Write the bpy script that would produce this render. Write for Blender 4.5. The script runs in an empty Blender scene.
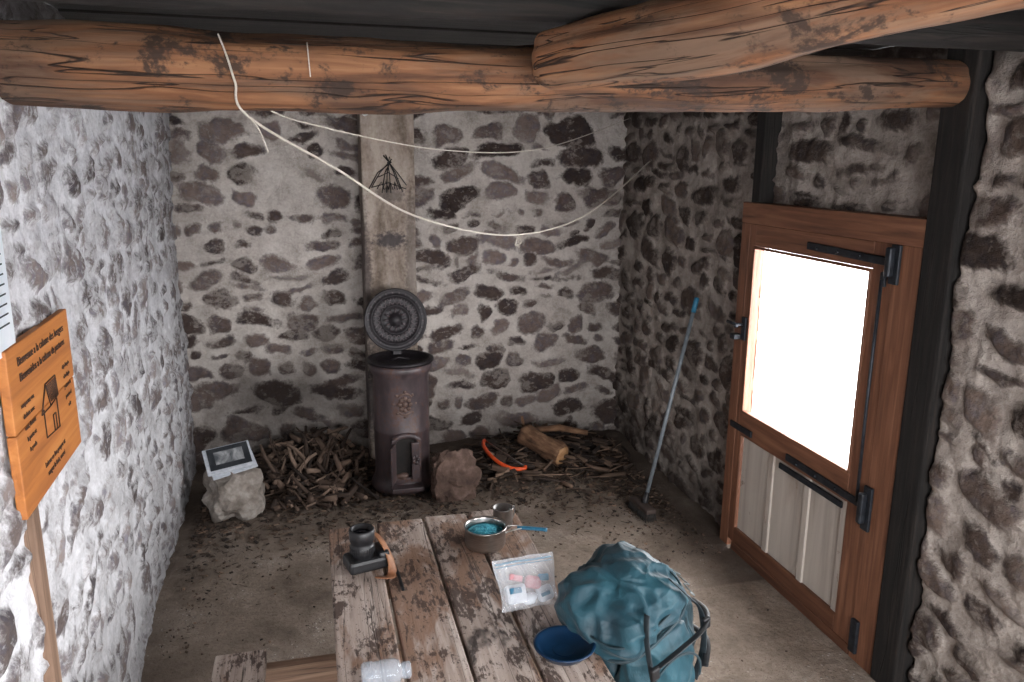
import bpy, bmesh, math, random
import numpy as np
from mathutils import Vector, Matrix, noise, Euler
random.seed(7); rng=np.random.RandomState(7)
sc=bpy.context.scene
col=sc.collection

# ------------------------------------------------------------------ node helpers
def new_mat(name):
    m=bpy.data.materials.new(name); m.use_nodes=True
    nt=m.node_tree; b=nt.nodes['Principled BSDF']
    return m,nt,b
def L(nt,a,b): nt.links.new(a,b)
def nattr(nt,name):
    n=nt.nodes.new('ShaderNodeAttribute'); n.attribute_name=name; return n
def nmap(nt,vec,scale):
    n=nt.nodes.new('ShaderNodeMapping'); n.inputs['Scale'].default_value=scale; L(nt,vec,n.inputs['Vector']); return n.outputs[0]
def nnoise(nt,vec,scale,detail=4,rough=.55,dist=0.0):
    n=nt.nodes.new('ShaderNodeTexNoise'); n.inputs['Scale'].default_value=scale
    n.inputs['Detail'].default_value=detail; n.inputs['Roughness'].default_value=rough
    n.inputs['Distortion'].default_value=dist
    L(nt,vec,n.inputs['Vector']); return n.outputs[0]
def nramp(nt,fac,stops):
    n=nt.nodes.new('ShaderNodeValToRGB'); cr=n.color_ramp
    while len(cr.elements)<len(stops): cr.elements.new(.5)
    for e,(p,c) in zip(cr.elements,stops):
        e.position=p; e.color=(c[0],c[1],c[2],1)
    L(nt,fac,n.inputs[0]); return n.outputs[0]
def nmix(nt,fac,a,b,mode='MIX'):
    n=nt.nodes.new('ShaderNodeMix'); n.data_type='RGBA'; n.blend_type=mode
    for s,v in ((n.inputs[0],fac),(n.inputs[6],a),(n.inputs[7],b)):
        if isinstance(v,(int,float)): s.default_value=v
        elif isinstance(v,tuple): s.default_value=(v[0],v[1],v[2],1)
        else: L(nt,v,s)
    return n.outputs[2]
def nmath(nt,op,a,b=0.0,clamp=False):
    n=nt.nodes.new('ShaderNodeMath'); n.operation=op; n.use_clamp=clamp
    for s,v in ((n.inputs[0],a),(n.inputs[1],b)):
        if isinstance(v,(int,float)): s.default_value=v
        else: L(nt,v,s)
    return n.outputs[0]
def nrange(nt,v,a,b,c=0.,d=1.):
    n=nt.nodes.new('ShaderNodeMapRange'); n.interpolation_type='SMOOTHSTEP'
    L(nt,v,n.inputs[0])
    for i,x in enumerate((a,b,c,d)): n.inputs[i+1].default_value=x
    return n.outputs[0]
def nbump(nt,b,h,strength,dist=.01):
    n=nt.nodes.new('ShaderNodeBump'); n.inputs['Strength'].default_value=strength
    n.inputs['Distance'].default_value=dist; L(nt,h,n.inputs['Height']); L(nt,n.outputs[0],b.inputs['Normal'])

def simple(name,stops,scale=20,rough=.7,metal=0.,bump=.2,stretch=(1,1,1),detail=4,dist=.01,ndist=0.):
    m,nt,b=new_mat(name)
    v=nmap(nt,nattr(nt,'lp').outputs['Vector'],stretch)
    f=nnoise(nt,v,scale,detail,.6,ndist)
    L(nt,nramp(nt,f,stops),b.inputs['Base Color'])
    b.inputs['Roughness'].default_value=rough; b.inputs['Metallic'].default_value=metal
    if bump: nbump(nt,b,f,bump,dist)
    return m
def wood(name,dark,mid,light,grain=60,blotch=3.0,bl_col=None,bl_lo=.55,bl_hi=.7,rough=.7,bump=.5,crack=.0,stain=None,st_lo=.6,st_hi=.66,st_scale=9,grey=None,greyamt=.6):
    m,nt,b=new_mat(name)
    base=nattr(nt,'lp').outputs['Vector']
    v=nmap(nt,base,(1,1,.06))
    g=nnoise(nt,v,grain,6,.6,.6)
    c=nramp(nt,g,[(.28,dark),(.5,mid),(.72,light)])
    v2=nmap(nt,base,(1,1,.35))
    bl=nnoise(nt,v2,blotch,4,.6,.3)
    if bl_col is None: bl_col=dark
    c=nmix(nt,nrange(nt,bl,bl_lo,bl_hi),c,nmix(nt,.75,c,bl_col))
    if grey is not None:
        gn=nnoise(nt,nmap(nt,base,(1.3,1.3,.25)),5,5,.65,.5)
        c=nmix(nt,nmath(nt,'MULTIPLY',nrange(nt,gn,.46,.60),greyamt),c,grey)
    h=g
    if crack>0:
        v3=nmap(nt,base,(1,1,.03)); cr=nnoise(nt,v3,14,3,.5,.8)
        k=nrange(nt,nmath(nt,'ABSOLUTE',nmath(nt,'SUBTRACT',cr,.5)),.0,.012,1,0)
        k=nmath(nt,'MULTIPLY',k,crack)
        c=nmix(nt,k,c,(dark[0]*.25,dark[1]*.25,dark[2]*.25))
        h=nmath(nt,'SUBTRACT',g,k)
    if stain:
        s=nnoise(nt,nmap(nt,base,(1,1,.6)),st_scale,6,.68,.4)
        s2=nnoise(nt,base,60,3,.6)
        sm=nrange(nt,nmath(nt,'ADD',s,nmath(nt,'MULTIPLY',nmath(nt,'SUBTRACT',s2,.5),.25)),st_lo,st_hi)
        c=nmix(nt,nmath(nt,'MULTIPLY',sm,.9),c,stain)
    L(nt,c,b.inputs['Base Color']); b.inputs['Roughness'].default_value=rough
    nbump(nt,b,h,bump,.006)
    return m

# ------------------------------------------------------------------ mesh builder
class MB:
    def __init__(s): s.V=[];s.F=[];s.M=[];s.S=[];s.LP=[];s.T=[]
    def add(s,verts,faces,mat=0,smooth=True,M=None,lp=None,tone=None):
        o=len(s.V); t=random.random() if tone is None else tone
        off=Vector((random.uniform(-9,9),random.uniform(-9,9),random.uniform(-9,9)))
        for i,v in enumerate(verts):
            v=Vector(v); l=Vector(lp[i]) if lp is not None else v
            s.LP.append(tuple(l+off)); s.T.append(t)
            if M is not None: v=M@v
            s.V.append(tuple(v))
        for f in faces:
            s.F.append(tuple(i+o for i in f)); s.M.append(mat); s.S.append(smooth)
    def box(s,size,c=(0,0,0),rot=None,bev=.004,mat=0,M=None,jit=0):
        bm=bmesh.new(); bmesh.ops.create_cube(bm,size=1)
        for v in bm.verts: v.co=Vector((v.co.x*size[0]+random.uniform(-jit,jit),v.co.y*size[1]+random.uniform(-jit,jit),v.co.z*size[2]+random.uniform(-jit,jit)))
        if bev>0: bmesh.ops.bevel(bm,geom=bm.edges[:],offset=min(bev,min(size)*.4),segments=2,affect='EDGES',profile=.5)
        vs=[v.co.copy() for v in bm.verts]; bm.verts.index_update(); fs=[[v.index for v in f.verts] for f in bm.faces]; bm.free()
        k=max(range(3),key=lambda i:size[i])
        perm={0:(1,2,0),1:(0,2,1),2:(0,1,2)}[k]
        lp=[(v[perm[0]],v[perm[1]],v[perm[2]]) for v in vs]
        X=Matrix.Translation(c)
        if rot is not None: X=X@(rot.to_4x4() if isinstance(rot,Matrix) else Euler(rot).to_matrix().to_4x4())
        if M is not None: X=M@X
        s.add(vs,fs,mat,False,X,lp)
    def tube(s,pts,rad,seg=10,mat=0,M=None,sc2=(1,1),up=None,cap=True,nz=0,nf=8,smooth=True,tone=None):
        pts=[Vector(p) for p in pts]; n=len(pts)
        if isinstance(rad,(int,float)): rad=[rad]*n
        T=[]
        for i in range(n):
            d=pts[min(i+1,n-1)]-pts[max(i-1,0)]; T.append(d.normalized() if d.length>1e-9 else Vector((0,0,1)))
        u=Vector(up) if up is not None else (Vector((0,0,1)) if abs(T[0].z)<.9 else Vector((1,0,0)))
        vs=[];lp=[];d=0
        for i in range(n):
            if i: d+=(pts[i]-pts[i-1]).length
            if up is not None: u=Vector(up)
            a=T[i].cross(u)
            if a.length<1e-6: a=T[i].orthogonal()
            a.normalize(); b=a.cross(T[i]).normalized(); u=b
            for j in range(seg):
                th=2*math.pi*j/seg; r=rad[i]
                if nz: r*=1+nz*noise.noise(Vector((math.cos(th)*1.3+3,math.sin(th)*1.3,d*nf)))+nz*.35*noise.noise(Vector((math.cos(th)*3+3,math.sin(th)*3,d*nf*2.5)))
                cx=math.cos(th)*r*sc2[0]; cy=math.sin(th)*r*sc2[1]
                vs.append(pts[i]+a*cx+b*cy); lp.append((cx,cy,d))
        fs=[]
        for i in range(n-1):
            for j in range(seg):
                k=(j+1)%seg; fs.append((i*seg+j,i*seg+k,(i+1)*seg+k,(i+1)*seg+j))
        if cap:
            fs.append(tuple(range(seg))[::-1]); fs.append(tuple((n-1)*seg+j for j in range(seg)))
        s.add(vs,fs,mat,smooth,M,lp,tone)
    def lathe(s,prof,seg=48,mat=0,M=None,smooth=True):
        vs=[];fs=[];n=len(prof)
        for (r,z) in prof:
            for j in range(seg):
                th=2*math.pi*j/seg; vs.append((max(r,1e-4)*math.cos(th),max(r,1e-4)*math.sin(th),z))
        for i in range(n-1):
            for j in range(seg):
                k=(j+1)%seg; fs.append((i*seg+j,i*seg+k,(i+1)*seg+k,(i+1)*seg+j))
        s.add(vs,fs,mat,smooth,M)
    def blob(s,size,M,sub=3,amp=.15,freq=2.,mat=0,smooth=True,boxy=0.,seed=0):
        bm=bmesh.new(); bmesh.ops.create_icosphere(bm,subdivisions=sub,radius=1)
        vs=[]
        for v in bm.verts:
            p=v.co.copy()
            if boxy: 
                m=max(abs(p.x),abs(p.y),abs(p.z)); p=p.lerp(p/m,boxy)
            k=1+amp*noise.fractal(v.co*freq+Vector((seed,seed*2.3,0)),1.,2.,4)
            p=p*k; vs.append(Vector((p.x*size[0],p.y*size[1],p.z*size[2])))
        fs=[[v.index for v in f.verts] for f in bm.faces]; bm.free()
        s.add(vs,fs,mat,smooth,M)
    def obj(s,name,mats,parent=None):
        me=bpy.data.meshes.new(name); me.from_pydata(s.V,[],s.F)
        for m in mats: me.materials.append(m)
        me.polygons.foreach_set('material_index',s.M); me.polygons.foreach_set('use_smooth',s.S)
        a=me.attributes.new('lp','FLOAT_VECTOR','POINT'); a.data.foreach_set('vector',np.array(s.LP,dtype=np.float32).ravel())
        a=me.attributes.new('tone','FLOAT','POINT'); a.data.foreach_set('value',np.array(s.T,dtype=np.float32))
        me.update()
        o=bpy.data.objects.new(name,me); col.objects.link(o)
        if parent is not None:
            o.parent=parent; o.matrix_parent_inverse=Matrix.Translation(parent.location).inverted()
        return o
def group(name,loc):
    e=bpy.data.objects.new(name,None); e.empty_display_size=.1; e.location=loc; col.objects.link(e); return e
def TR(x,y,z,rx=0,ry=0,rz=0): return Matrix.Translation((x,y,z))@Euler((rx,ry,rz)).to_matrix().to_4x4()
def spline(P,n=12):
    P=[Vector(p) for p in P]; out=[]
    for i in range(len(P)-1):
        p0=P[max(i-1,0)];p1=P[i];p2=P[i+1];p3=P[min(i+2,len(P)-1)]
        for k in range(n):
            t=k/n; out.append(.5*((2*p1)+(p2-p0)*t+(2*p0-5*p1+4*p2-p3)*t*t+(3*p1-p0-3*p2+p3)*t**3))
    out.append(P[-1]); return out

# ------------------------------------------------------------------ stone walls
def vn(x,y,f,seed):
    r=np.random.RandomState(seed); G=r.rand(256,256)
    X=x*f+50; Y=y*f+50; xi=np.floor(X).astype(int); yi=np.floor(Y).astype(int)
    fx=X-xi; fy=Y-yi; fx=fx*fx*(3-2*fx); fy=fy*fy*(3-2*fy)
    g=lambda a,b:G[a%256,b%256]
    return (g(xi,yi)*(1-fx)+g(xi+1,yi)*fx)*(1-fy)+(g(xi,yi+1)*(1-fx)+g(xi+1,yi+1)*fx)*fy-.5
def fbm(x,y,f,seed,o=4):
    t=0;a=1
    for i in range(o): t=t+a*vn(x,y,f,seed+i); a*=.5; f*=2.03
    return t
def stone_wall(name,org,end,H,nrm,mat,res=.0125,holes=(),seed=1,gap=.035,hmin=.07,hmax=.17,soot_dark=None,relief=.014,skip=.06,extra=None,warp=1.,rough=1.):
    org=Vector(org);end=Vector(end);d=end-org;Lw=d.length;d.normalize();nrm=Vector(nrm)
    nx=int(Lw/res)+1; nz=int(H/res)+1
    us=np.linspace(0,Lw,nx); zs=np.linspace(0,H,nz); U,Z=np.meshgrid(us,zs)
    Uw=U+warp*(.075*fbm(U,Z,3.5,seed+10,2)+.036*fbm(U,Z,12,seed+11,3)); Zw=Z+warp*(.095*fbm(U,Z,2.6,seed+20,2)+.032*fbm(U,Z,11,seed+21,3))
    sd=np.full(U.shape,-.06); tone=np.full(U.shape,.5); hgt=np.ones(U.shape)
    r=random.Random(seed); z=-.1
    while z<H+.15:
        h=r.uniform(hmin,hmax); x=-r.uniform(0,.3)
        while x<Lw+.2:
            w=h*r.uniform(.95,2.6)*(1 if h>.1 else 1.2)
            if r.random()>skip:
                nsub=2 if (h>.14 and r.random()<.22) else 1
                for kk in range(nsub):
                    hh=h/nsub
                    cx=x+w/2+r.uniform(-.012,.012); cz=z+hh*(kk+.5)+r.uniform(-.025,.025); g=gap*r.uniform(.3,1.7)
                    a=max(w/2-g/2,.02)*r.uniform(.88,1.06); b=max(hh*r.uniform(.78,1.25)/2-g/2,.018); an=r.uniform(-.28,.28)
                    sk=r.uniform(-.28,.28)
                    R=max(a,b)+.12
                    i0=np.searchsorted(us,cx-R-.06);i1=np.searchsorted(us,cx+R+.06);j0=np.searchsorted(zs,cz-R-.06);j1=np.searchsorted(zs,cz+R+.06)
                    if i1>i0 and j1>j0:
                        dx=Uw[j0:j1,i0:i1]-cx;dz=Zw[j0:j1,i0:i1]-cz
                        pr=(dx*math.cos(an)+dz*math.sin(an))/a; qr=(-dx*math.sin(an)+dz*math.cos(an))/b
                        qr=qr*(1+sk*np.clip(pr,-1.5,1.5)); p=np.abs(pr);q=np.abs(qr)
                        e=r.uniform(1.9,3.0); k=(p**e+q**e)**(1/e)
                        v=(1-k)*min(a,b)
                        S=sd[j0:j1,i0:i1]; m=v>S
                        S[m]=v[m]; tone[j0:j1,i0:i1][m]=r.random(); hgt[j0:j1,i0:i1][m]=r.uniform(.4,1.5)
            x+=w
        z+=h*.97
    st=np.clip((sd+.004)/.022,0,1); st=st*st*(3-2*st)
    disp=relief*st*hgt+.035*fbm(U,Z,1.1,seed+40,2)+rough*(.014*fbm(U,Z,9,seed+50,3)+.010*fbm(U,Z,35,seed+60,2))
    P=np.zeros((nz,nx,3))
    if extra is not None: disp=disp+extra(org[1]+d[1]*U,Z)
    for k in range(3): P[...,k]=org[k]+d[k]*U+nrm[k]*disp
    P[...,2]+=Z
    idx=np.arange(nx*nz).reshape(nz,nx)
    cu=(U[:-1,:-1]+U[1:,1:])/2; cz=(Z[:-1,:-1]+Z[1:,1:])/2+org[2]; keep=np.ones(cu.shape,bool)
    for (a,b,c,e) in holes: keep&=~((cu>a)&(cu<b)&(cz>c)&(cz<e))
    q=np.stack([idx[:-1,:-1],idx[:-1,1:],idx[1:,1:],idx[1:,:-1]],-1)[keep]
    me=bpy.data.meshes.new(name); me.from_pydata(P.reshape(-1,3).tolist(),[],q.tolist())
    me.materials.append(mat); me.polygons.foreach_set('use_smooth',[True]*len(q))
    so=np.zeros(U.shape) if soot_dark is None else soot_dark(P[...,0],P[...,1],P[...,2])
    for nm,ar in (('sd',sd),('tone',tone),('soot_dark',so)):
        at=me.attributes.new(nm,'FLOAT','POINT'); at.data.foreach_set('value',ar.astype(np.float32).ravel())
    me.update(); o=bpy.data.objects.new(name,me); col.objects.link(o); return o
def stone_mat(name,m0,m1,m2,s0,s1,s2,wash=(.35,.45),washamt=.3,thr=0.,nz=.035,soft=.016,bump=.9):
    m,nt,b=new_mat(name)
    tc=nt.nodes.new('ShaderNodeTexCoord').outputs['Object']
    sd=nattr(nt,'sd').outputs['Fac']; tone=nattr(nt,'tone').outputs['Fac']; soot_dark=nattr(nt,'soot_dark').outputs['Fac']
    n1=nnoise(nt,tc,16,7,.7); n2=nnoise(nt,tc,5,5,.6); n3=nnoise(nt,tc,70,5,.65); n4=nnoise(nt,nmap(nt,tc,(1,1,1.4)),20,7,.72,.4)
    s=nmath(nt,'ADD',nmath(nt,'ADD',sd,thr),nmath(nt,'MULTIPLY',nmath(nt,'SUBTRACT',n1,.5),nz*2))
    mask=nrange(nt,s,-.006,soft)
    wsh=nmath(nt,'MULTIPLY',nrange(nt,nmath(nt,'ADD',nmath(nt,'MULTIPLY',n2,.5),nmath(nt,'MULTIPLY',n4,.5)),wash[0],wash[1],1,0),washamt)
    mask=nmath(nt,'MULTIPLY',mask,nmath(nt,'SUBTRACT',1.,wsh),True)
    mort=nramp(nt,nmath(nt,'ADD',nmath(nt,'MULTIPLY',n2,.5),nmath(nt,'MULTIPLY',nmath(nt,'ADD',n3,n4),.25)),[(.36,m0),(.48,m1),(.60,m2)])
    t=nmath(nt,'ADD',nmath(nt,'MULTIPLY',tone,.45),nmath(nt,'MULTIPLY',n4,.65))
    st=nramp(nt,t,[(.25,s0),(.52,s1),(.85,s2)])
    warm=nmix(nt,nrange(nt,n1,.45,.65),(1.12,.98,.88),(.95,.95,1.06))
    st=nmix(nt,1.0,st,warm,'MULTIPLY')
    c=nmix(nt,mask,mort,st)
    edge=nmath(nt,'MULTIPLY',mask,nmath(nt,'SUBTRACT',1.,mask))
    c=nmix(nt,nmath(nt,'MULTIPLY',edge,1.0,True),c,(.10,.08,.07))
    c=nmix(nt,nmath(nt,'MULTIPLY',soot_dark,.92,True),c,(.03,.022,.019))
    L(nt,c,b.inputs['Base Color']); b.inputs['Roughness'].default_value=.92
    b.inputs['Specular IOR Level'].default_value=.25
    h=nmath(nt,'ADD',nmath(nt,'MULTIPLY',n3,.6),nmath(nt,'ADD',nmath(nt,'MULTIPLY',n4,1.),nmath(nt,'MULTIPLY',mask,-.35)))
    nbump(nt,b,h,bump,.014)
    return m
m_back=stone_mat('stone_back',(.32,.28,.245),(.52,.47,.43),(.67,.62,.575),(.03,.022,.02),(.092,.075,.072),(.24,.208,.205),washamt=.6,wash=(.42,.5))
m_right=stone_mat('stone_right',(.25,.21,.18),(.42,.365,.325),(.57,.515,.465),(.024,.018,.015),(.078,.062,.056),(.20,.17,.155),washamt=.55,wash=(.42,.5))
m_left=stone_mat('stone_left_whitewashed',(.38,.37,.38),(.61,.61,.63),(.77,.77,.80),(.05,.045,.047),(.14,.126,.13),(.30,.285,.295),washamt=.9,wash=(.45,.54),thr=0.004,nz=.05,soft=.022,bump=.6)
def g2(a,b,s): return np.exp(-((a/s)**2+(b/s)**2))
def soot_dark_back(x,y,z):  # soot smears, plus a darker tone towards the floor and both corners
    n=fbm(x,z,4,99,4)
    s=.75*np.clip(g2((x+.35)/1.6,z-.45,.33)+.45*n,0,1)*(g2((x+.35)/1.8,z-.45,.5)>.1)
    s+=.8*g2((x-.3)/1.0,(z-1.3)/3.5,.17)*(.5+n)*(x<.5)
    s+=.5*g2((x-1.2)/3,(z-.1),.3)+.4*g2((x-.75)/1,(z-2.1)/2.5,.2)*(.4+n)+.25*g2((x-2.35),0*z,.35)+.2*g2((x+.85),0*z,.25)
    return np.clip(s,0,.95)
def soot_dark_right(x,y,z):  # soot at the top; darker past the door, towards floor and far corner
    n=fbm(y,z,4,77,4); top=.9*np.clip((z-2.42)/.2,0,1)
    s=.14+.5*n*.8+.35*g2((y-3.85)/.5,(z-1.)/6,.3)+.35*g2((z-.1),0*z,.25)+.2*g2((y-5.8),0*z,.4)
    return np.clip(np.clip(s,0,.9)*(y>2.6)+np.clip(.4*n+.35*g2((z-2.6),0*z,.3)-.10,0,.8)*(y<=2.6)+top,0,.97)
def soot_dark_left(x,y,z):  # soot at the top; darker towards the floor and the far corner
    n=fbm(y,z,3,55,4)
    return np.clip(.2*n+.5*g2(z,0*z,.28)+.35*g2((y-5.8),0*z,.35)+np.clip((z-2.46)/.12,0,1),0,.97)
H=2.78; zb0=-.12
def lwx(y): return -.63+(-.25)*(y+1.5)/7.4
stone_wall('wall_left',(-.63,-1.5,zb0),(-.88,5.9,zb0),H,(1,0.03,0),m_left,seed=5,gap=.03,hmin=.07,hmax=.17,soot_dark=soot_dark_left,skip=.10,relief=.012,rough=.8)
stone_wall('wall_back',(-.98,5.86,zb0),(2.5,5.86,zb0),H,(0,-1,0),m_back,seed=12,gap=.034,hmin=.095,hmax=.20,soot_dark=soot_dark_back,skip=.05,res=.011,relief=.020)
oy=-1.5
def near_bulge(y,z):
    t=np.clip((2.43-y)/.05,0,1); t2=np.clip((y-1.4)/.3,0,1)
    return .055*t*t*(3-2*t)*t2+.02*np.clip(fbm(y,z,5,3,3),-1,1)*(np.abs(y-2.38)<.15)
stone_wall('wall_right',(2.35,oy,zb0),(2.40,5.9,zb0),H,(-1,0,0),m_right,seed=23,gap=.034,hmin=.085,hmax=.18,soot_dark=soot_dark_right,res=.0125,
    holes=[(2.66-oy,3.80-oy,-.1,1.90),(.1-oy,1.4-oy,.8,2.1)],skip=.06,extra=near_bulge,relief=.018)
stone_wall('wall_front',(-.75,-1.5,zb0),(2.45,-1.5,zb0),H,(0,1,0),m_back,seed=31,res=.03,holes=[(.45,2.85,.8,2.3)])

# ------------------------------------------------------------------ floor / ceiling
def floor():
    xs=np.linspace(-1,2.6,240); ys=np.linspace(-1.6,6,400); X,Y=np.meshgrid(xs,ys)
    n=fbm(X,Y,3,5,4)
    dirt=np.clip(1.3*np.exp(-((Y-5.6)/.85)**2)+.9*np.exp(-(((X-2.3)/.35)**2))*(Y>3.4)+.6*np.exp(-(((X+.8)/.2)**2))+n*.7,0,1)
    mound=.06*np.clip(np.exp(-(((X-1.7)/.75)**2+((Y-5.6)/.5)**2))*(1.+n),0,1)+.05*np.exp(-(((X+.1)/.55)**2+((Y-5.6)/.4)**2))
    Z=.008*n+mound*(1+.6*fbm(X,Y,14,8,3))+.003*fbm(X,Y,18,9,2)
    P=np.stack([X,Y,Z],-1).reshape(-1,3)
    idx=np.arange(X.size).reshape(X.shape); q=np.stack([idx[:-1,:-1],idx[:-1,1:],idx[1:,1:],idx[1:,:-1]],-1).reshape(-1,4)
    me=bpy.data.meshes.new('floor'); me.from_pydata(P.tolist(),[],q.tolist()); me.polygons.foreach_set('use_smooth',[True]*len(q))
    a=me.attributes.new('dirt','FLOAT','POINT'); a.data.foreach_set('value',dirt.astype(np.float32).ravel())
    m,nt,b=new_mat('dirt_floor'); tc=nt.nodes.new('ShaderNodeTexCoord').outputs['Object']
    n1=nnoise(nt,tc,2.2,7,.66,.3); n2=nnoise(nt,tc,38,5,.7); n3=nnoise(nt,tc,120,3,.6); n5=nnoise(nt,tc,9,6,.7,.5)
    c=nramp(nt,nmath(nt,'ADD',nmath(nt,'MULTIPLY',n1,.55),nmath(nt,'ADD',nmath(nt,'MULTIPLY',n2,.25),nmath(nt,'MULTIPLY',n5,.2))),[(.38,(.13,.098,.073)),(.5,(.26,.205,.16)),(.62,(.42,.35,.29))])
    c=nmix(nt,nrange(nt,n3,.60,.68),c,(.09,.062,.045))
    c=nmix(nt,nmath(nt,'MULTIPLY',nrange(nt,n5,.56,.66),.5),c,(.11,.08,.06))
    vor=nt.nodes.new('ShaderNodeTexVoronoi'); vor.inputs['Scale'].default_value=34; L(nt,tc,vor.inputs['Vector'])
    peb=nmath(nt,'MULTIPLY',nrange(nt,vor.outputs['Distance'],.12,.2,1,0),nrange(nt,n1,.5,.58))
    c=nmix(nt,peb,c,(.50,.45,.40))
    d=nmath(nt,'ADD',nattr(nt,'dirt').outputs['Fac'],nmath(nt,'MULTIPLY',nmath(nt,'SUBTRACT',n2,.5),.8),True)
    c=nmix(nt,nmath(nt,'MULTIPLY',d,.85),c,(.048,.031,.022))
    L(nt,c,b.inputs['Base Color']); b.inputs['Roughness'].default_value=.9
    nbump(nt,b,nmath(nt,'ADD',n2,nmath(nt,'MULTIPLY',peb,.6)),.7,.014)
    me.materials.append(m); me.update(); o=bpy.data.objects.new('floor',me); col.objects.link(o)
floor()
m_soot=wood('sooty_wood',(.003,.0025,.002),(.010,.008,.007),(.026,.019,.015),grain=50,rough=.9,crack=.6)
mb=MB(); y=-1.5
while y<5.9:
    w=random.uniform(.16,.24); mb.box((3.6,w-.012,.03),(.8,y+w/2,2.675+random.uniform(-.006,.006)),bev=.004); y+=w
mb.box((3.7,7.6,.02),(.8,2.2,2.72),bev=0)
mb.obj('ceiling',[m_soot])

# ------------------------------------------------------------------ roof beams
m_beam=wood('beam_wood',(.06,.025,.012),(.18,.076,.032),(.31,.15,.07),grain=30,blotch=3.4,bl_col=(.045,.022,.014),bl_lo=.45,bl_hi=.58,crack=1.,bump=1.,rough=.85,stain=(.028,.016,.011),st_lo=.52,st_hi=.63,st_scale=8,grey=(.175,.115,.078))
m_beam2=wood('beam_wood_orange',(.08,.032,.014),(.215,.088,.036),(.34,.165,.075),grain=28,blotch=3.4,bl_col=(.06,.027,.015),bl_lo=.46,bl_hi=.6,crack=1.,bump=1.,rough=.85,stain=(.036,.02,.013),st_lo=.54,st_hi=.65,st_scale=8,grey=(.205,.135,.088))
def log(name,P,R,mat,nz=.12):
    n=200; pts=spline(P,n//(len(P)-1)); rr=np.interp(np.linspace(0,1,len(pts)),np.linspace(0,1,len(R)),R)
    mb=MB(); mb.tube(pts,list(rr),64,0,nz=nz,nf=2.4); return mb.obj(name,[mat])
log('ceiling_beam',[(-.95,2.40,2.42),(-.3,2.42,2.417),(.5,2.45,2.425),(1.2,2.48,2.445),(1.8,2.5,2.455),(2.36,2.5,2.465)],[.105,.105,.10,.098,.092,.074],m_beam,.16)
log('ceiling_log',[(.655,2.26,2.455),(.68,2.235,2.457),(.80,2.11,2.475),(1.0,1.88,2.497),(1.25,1.62,2.548),(1.7,1.15,2.63),(2.5,.3,2.65)],[.045,.080,.094,.095,.09,.088,.088],m_beam2,.18)
log('sooty_purlin',[(-.9,2.16,2.60),(.3,2.2,2.61),(.8,2.2,2.61),(1.6,2.2,2.60),(2.4,2.2,2.60)],[.07,.065,.06,.06,.06],m_soot,.1)

# ------------------------------------------------------------------ column
mb=MB()
bm=bmesh.new(); bmesh.ops.create_cube(bm,size=1); bmesh.ops.scale(bm,vec=(.36,.30,2.66),verts=bm.verts)
bmesh.ops.subdivide_edges(bm,edges=bm.edges[:],cuts=24,use_grid_fill=True)
vs=[]
for v in bm.verts:
    p=v.co+Vector((.55,5.735,1.33)); k=noise.fractal(p*4,1,2,3)*.008; vs.append(p+Vector((k,k,0)))
bm.verts.index_update(); fs=[[v.index for v in f.verts] for f in bm.faces]; bm.free(); mb.add(vs,fs,0,True,None)
m,nt,b=new_mat('column_plaster'); tc=nt.nodes.new('ShaderNodeTexCoord').outputs['Object']
n1=nnoise(nt,nmap(nt,tc,(1.6,1.6,.5)),5,6,.65,.4); n2=nnoise(nt,tc,45,4,.6)
c=nramp(nt,nmath(nt,'ADD',nmath(nt,'MULTIPLY',n1,.75),nmath(nt,'MULTIPLY',n2,.25)),[(.34,(.15,.112,.085)),(.48,(.31,.25,.205)),(.62,(.46,.39,.335))])
for (px,pz,sx,sz,am) in ((.55,1.64,.11,.06,.85),(.37,1.3,.05,.6,.6),(.55,.5,.4,.35,.8),(.56,1.95,.1,.05,.5),(.70,1.5,.05,.5,.4)):
    sp=nt.nodes.new('ShaderNodeVectorMath'); sp.operation='SUBTRACT'; L(nt,tc,sp.inputs[0]); sp.inputs[1].default_value=(px,5.58,pz)
    s2=nt.nodes.new('ShaderNodeVectorMath'); s2.operation='MULTIPLY'; L(nt,sp.outputs[0],s2.inputs[0]); s2.inputs[1].default_value=(1/sx,.3,1/sz)
    s3=nt.nodes.new('ShaderNodeVectorMath'); s3.operation='LENGTH'; L(nt,s2.outputs[0],s3.inputs[0])
    k=nmath(nt,'MULTIPLY',nrange(nt,nmath(nt,'ADD',s3.outputs['Value'],nmath(nt,'MULTIPLY',nmath(nt,'SUBTRACT',n2,.5),1.6)),.5,1.3,1,0),am)
    c=nmix(nt,k,c,(.04,.035,.042))
L(nt,c,b.inputs['Base Color']); b.inputs['Roughness'].default_value=.9; nbump(nt,b,n2,.4,.008)
mb.obj('chimney_column',[m])
m_char=simple('charcoal',[(.3,(.01,.01,.01)),(.7,(.03,.028,.028))],bump=0)
mb=MB(); Y0=5.576
for i in range(8):
    f=-1+2*i/7+random.uniform(-.12,.12); mb.tube([(.55-f*.03+random.uniform(-.01,.01),Y0,2.2+random.uniform(-.03,.03)),(.55+f*.07,Y0,2.1),(.55+f*.14,Y0,2.0-.02*(1-f*f)+random.uniform(-.03,.02))],.0035,5)
for k,zz in enumerate((2.09,2.02)):
    w=.07+.05*k; mb.tube([(.55-w,Y0,zz-.02),(.55,Y0,zz+.012),(.55+w,Y0,zz-.03)],.003,5)
for q in range(5): mb.tube([(.47+.04*q,Y0,1.99),(.50+.03*q,Y0,2.04),(.52+.03*q,Y0,1.985)],.0035,5)
mb.obj('charcoal_drawing',[m_char])
m_white=simple('white_plastic',[(.3,(.6,.6,.6)),(.7,(.75,.75,.75))],bump=0,rough=.4)
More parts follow.
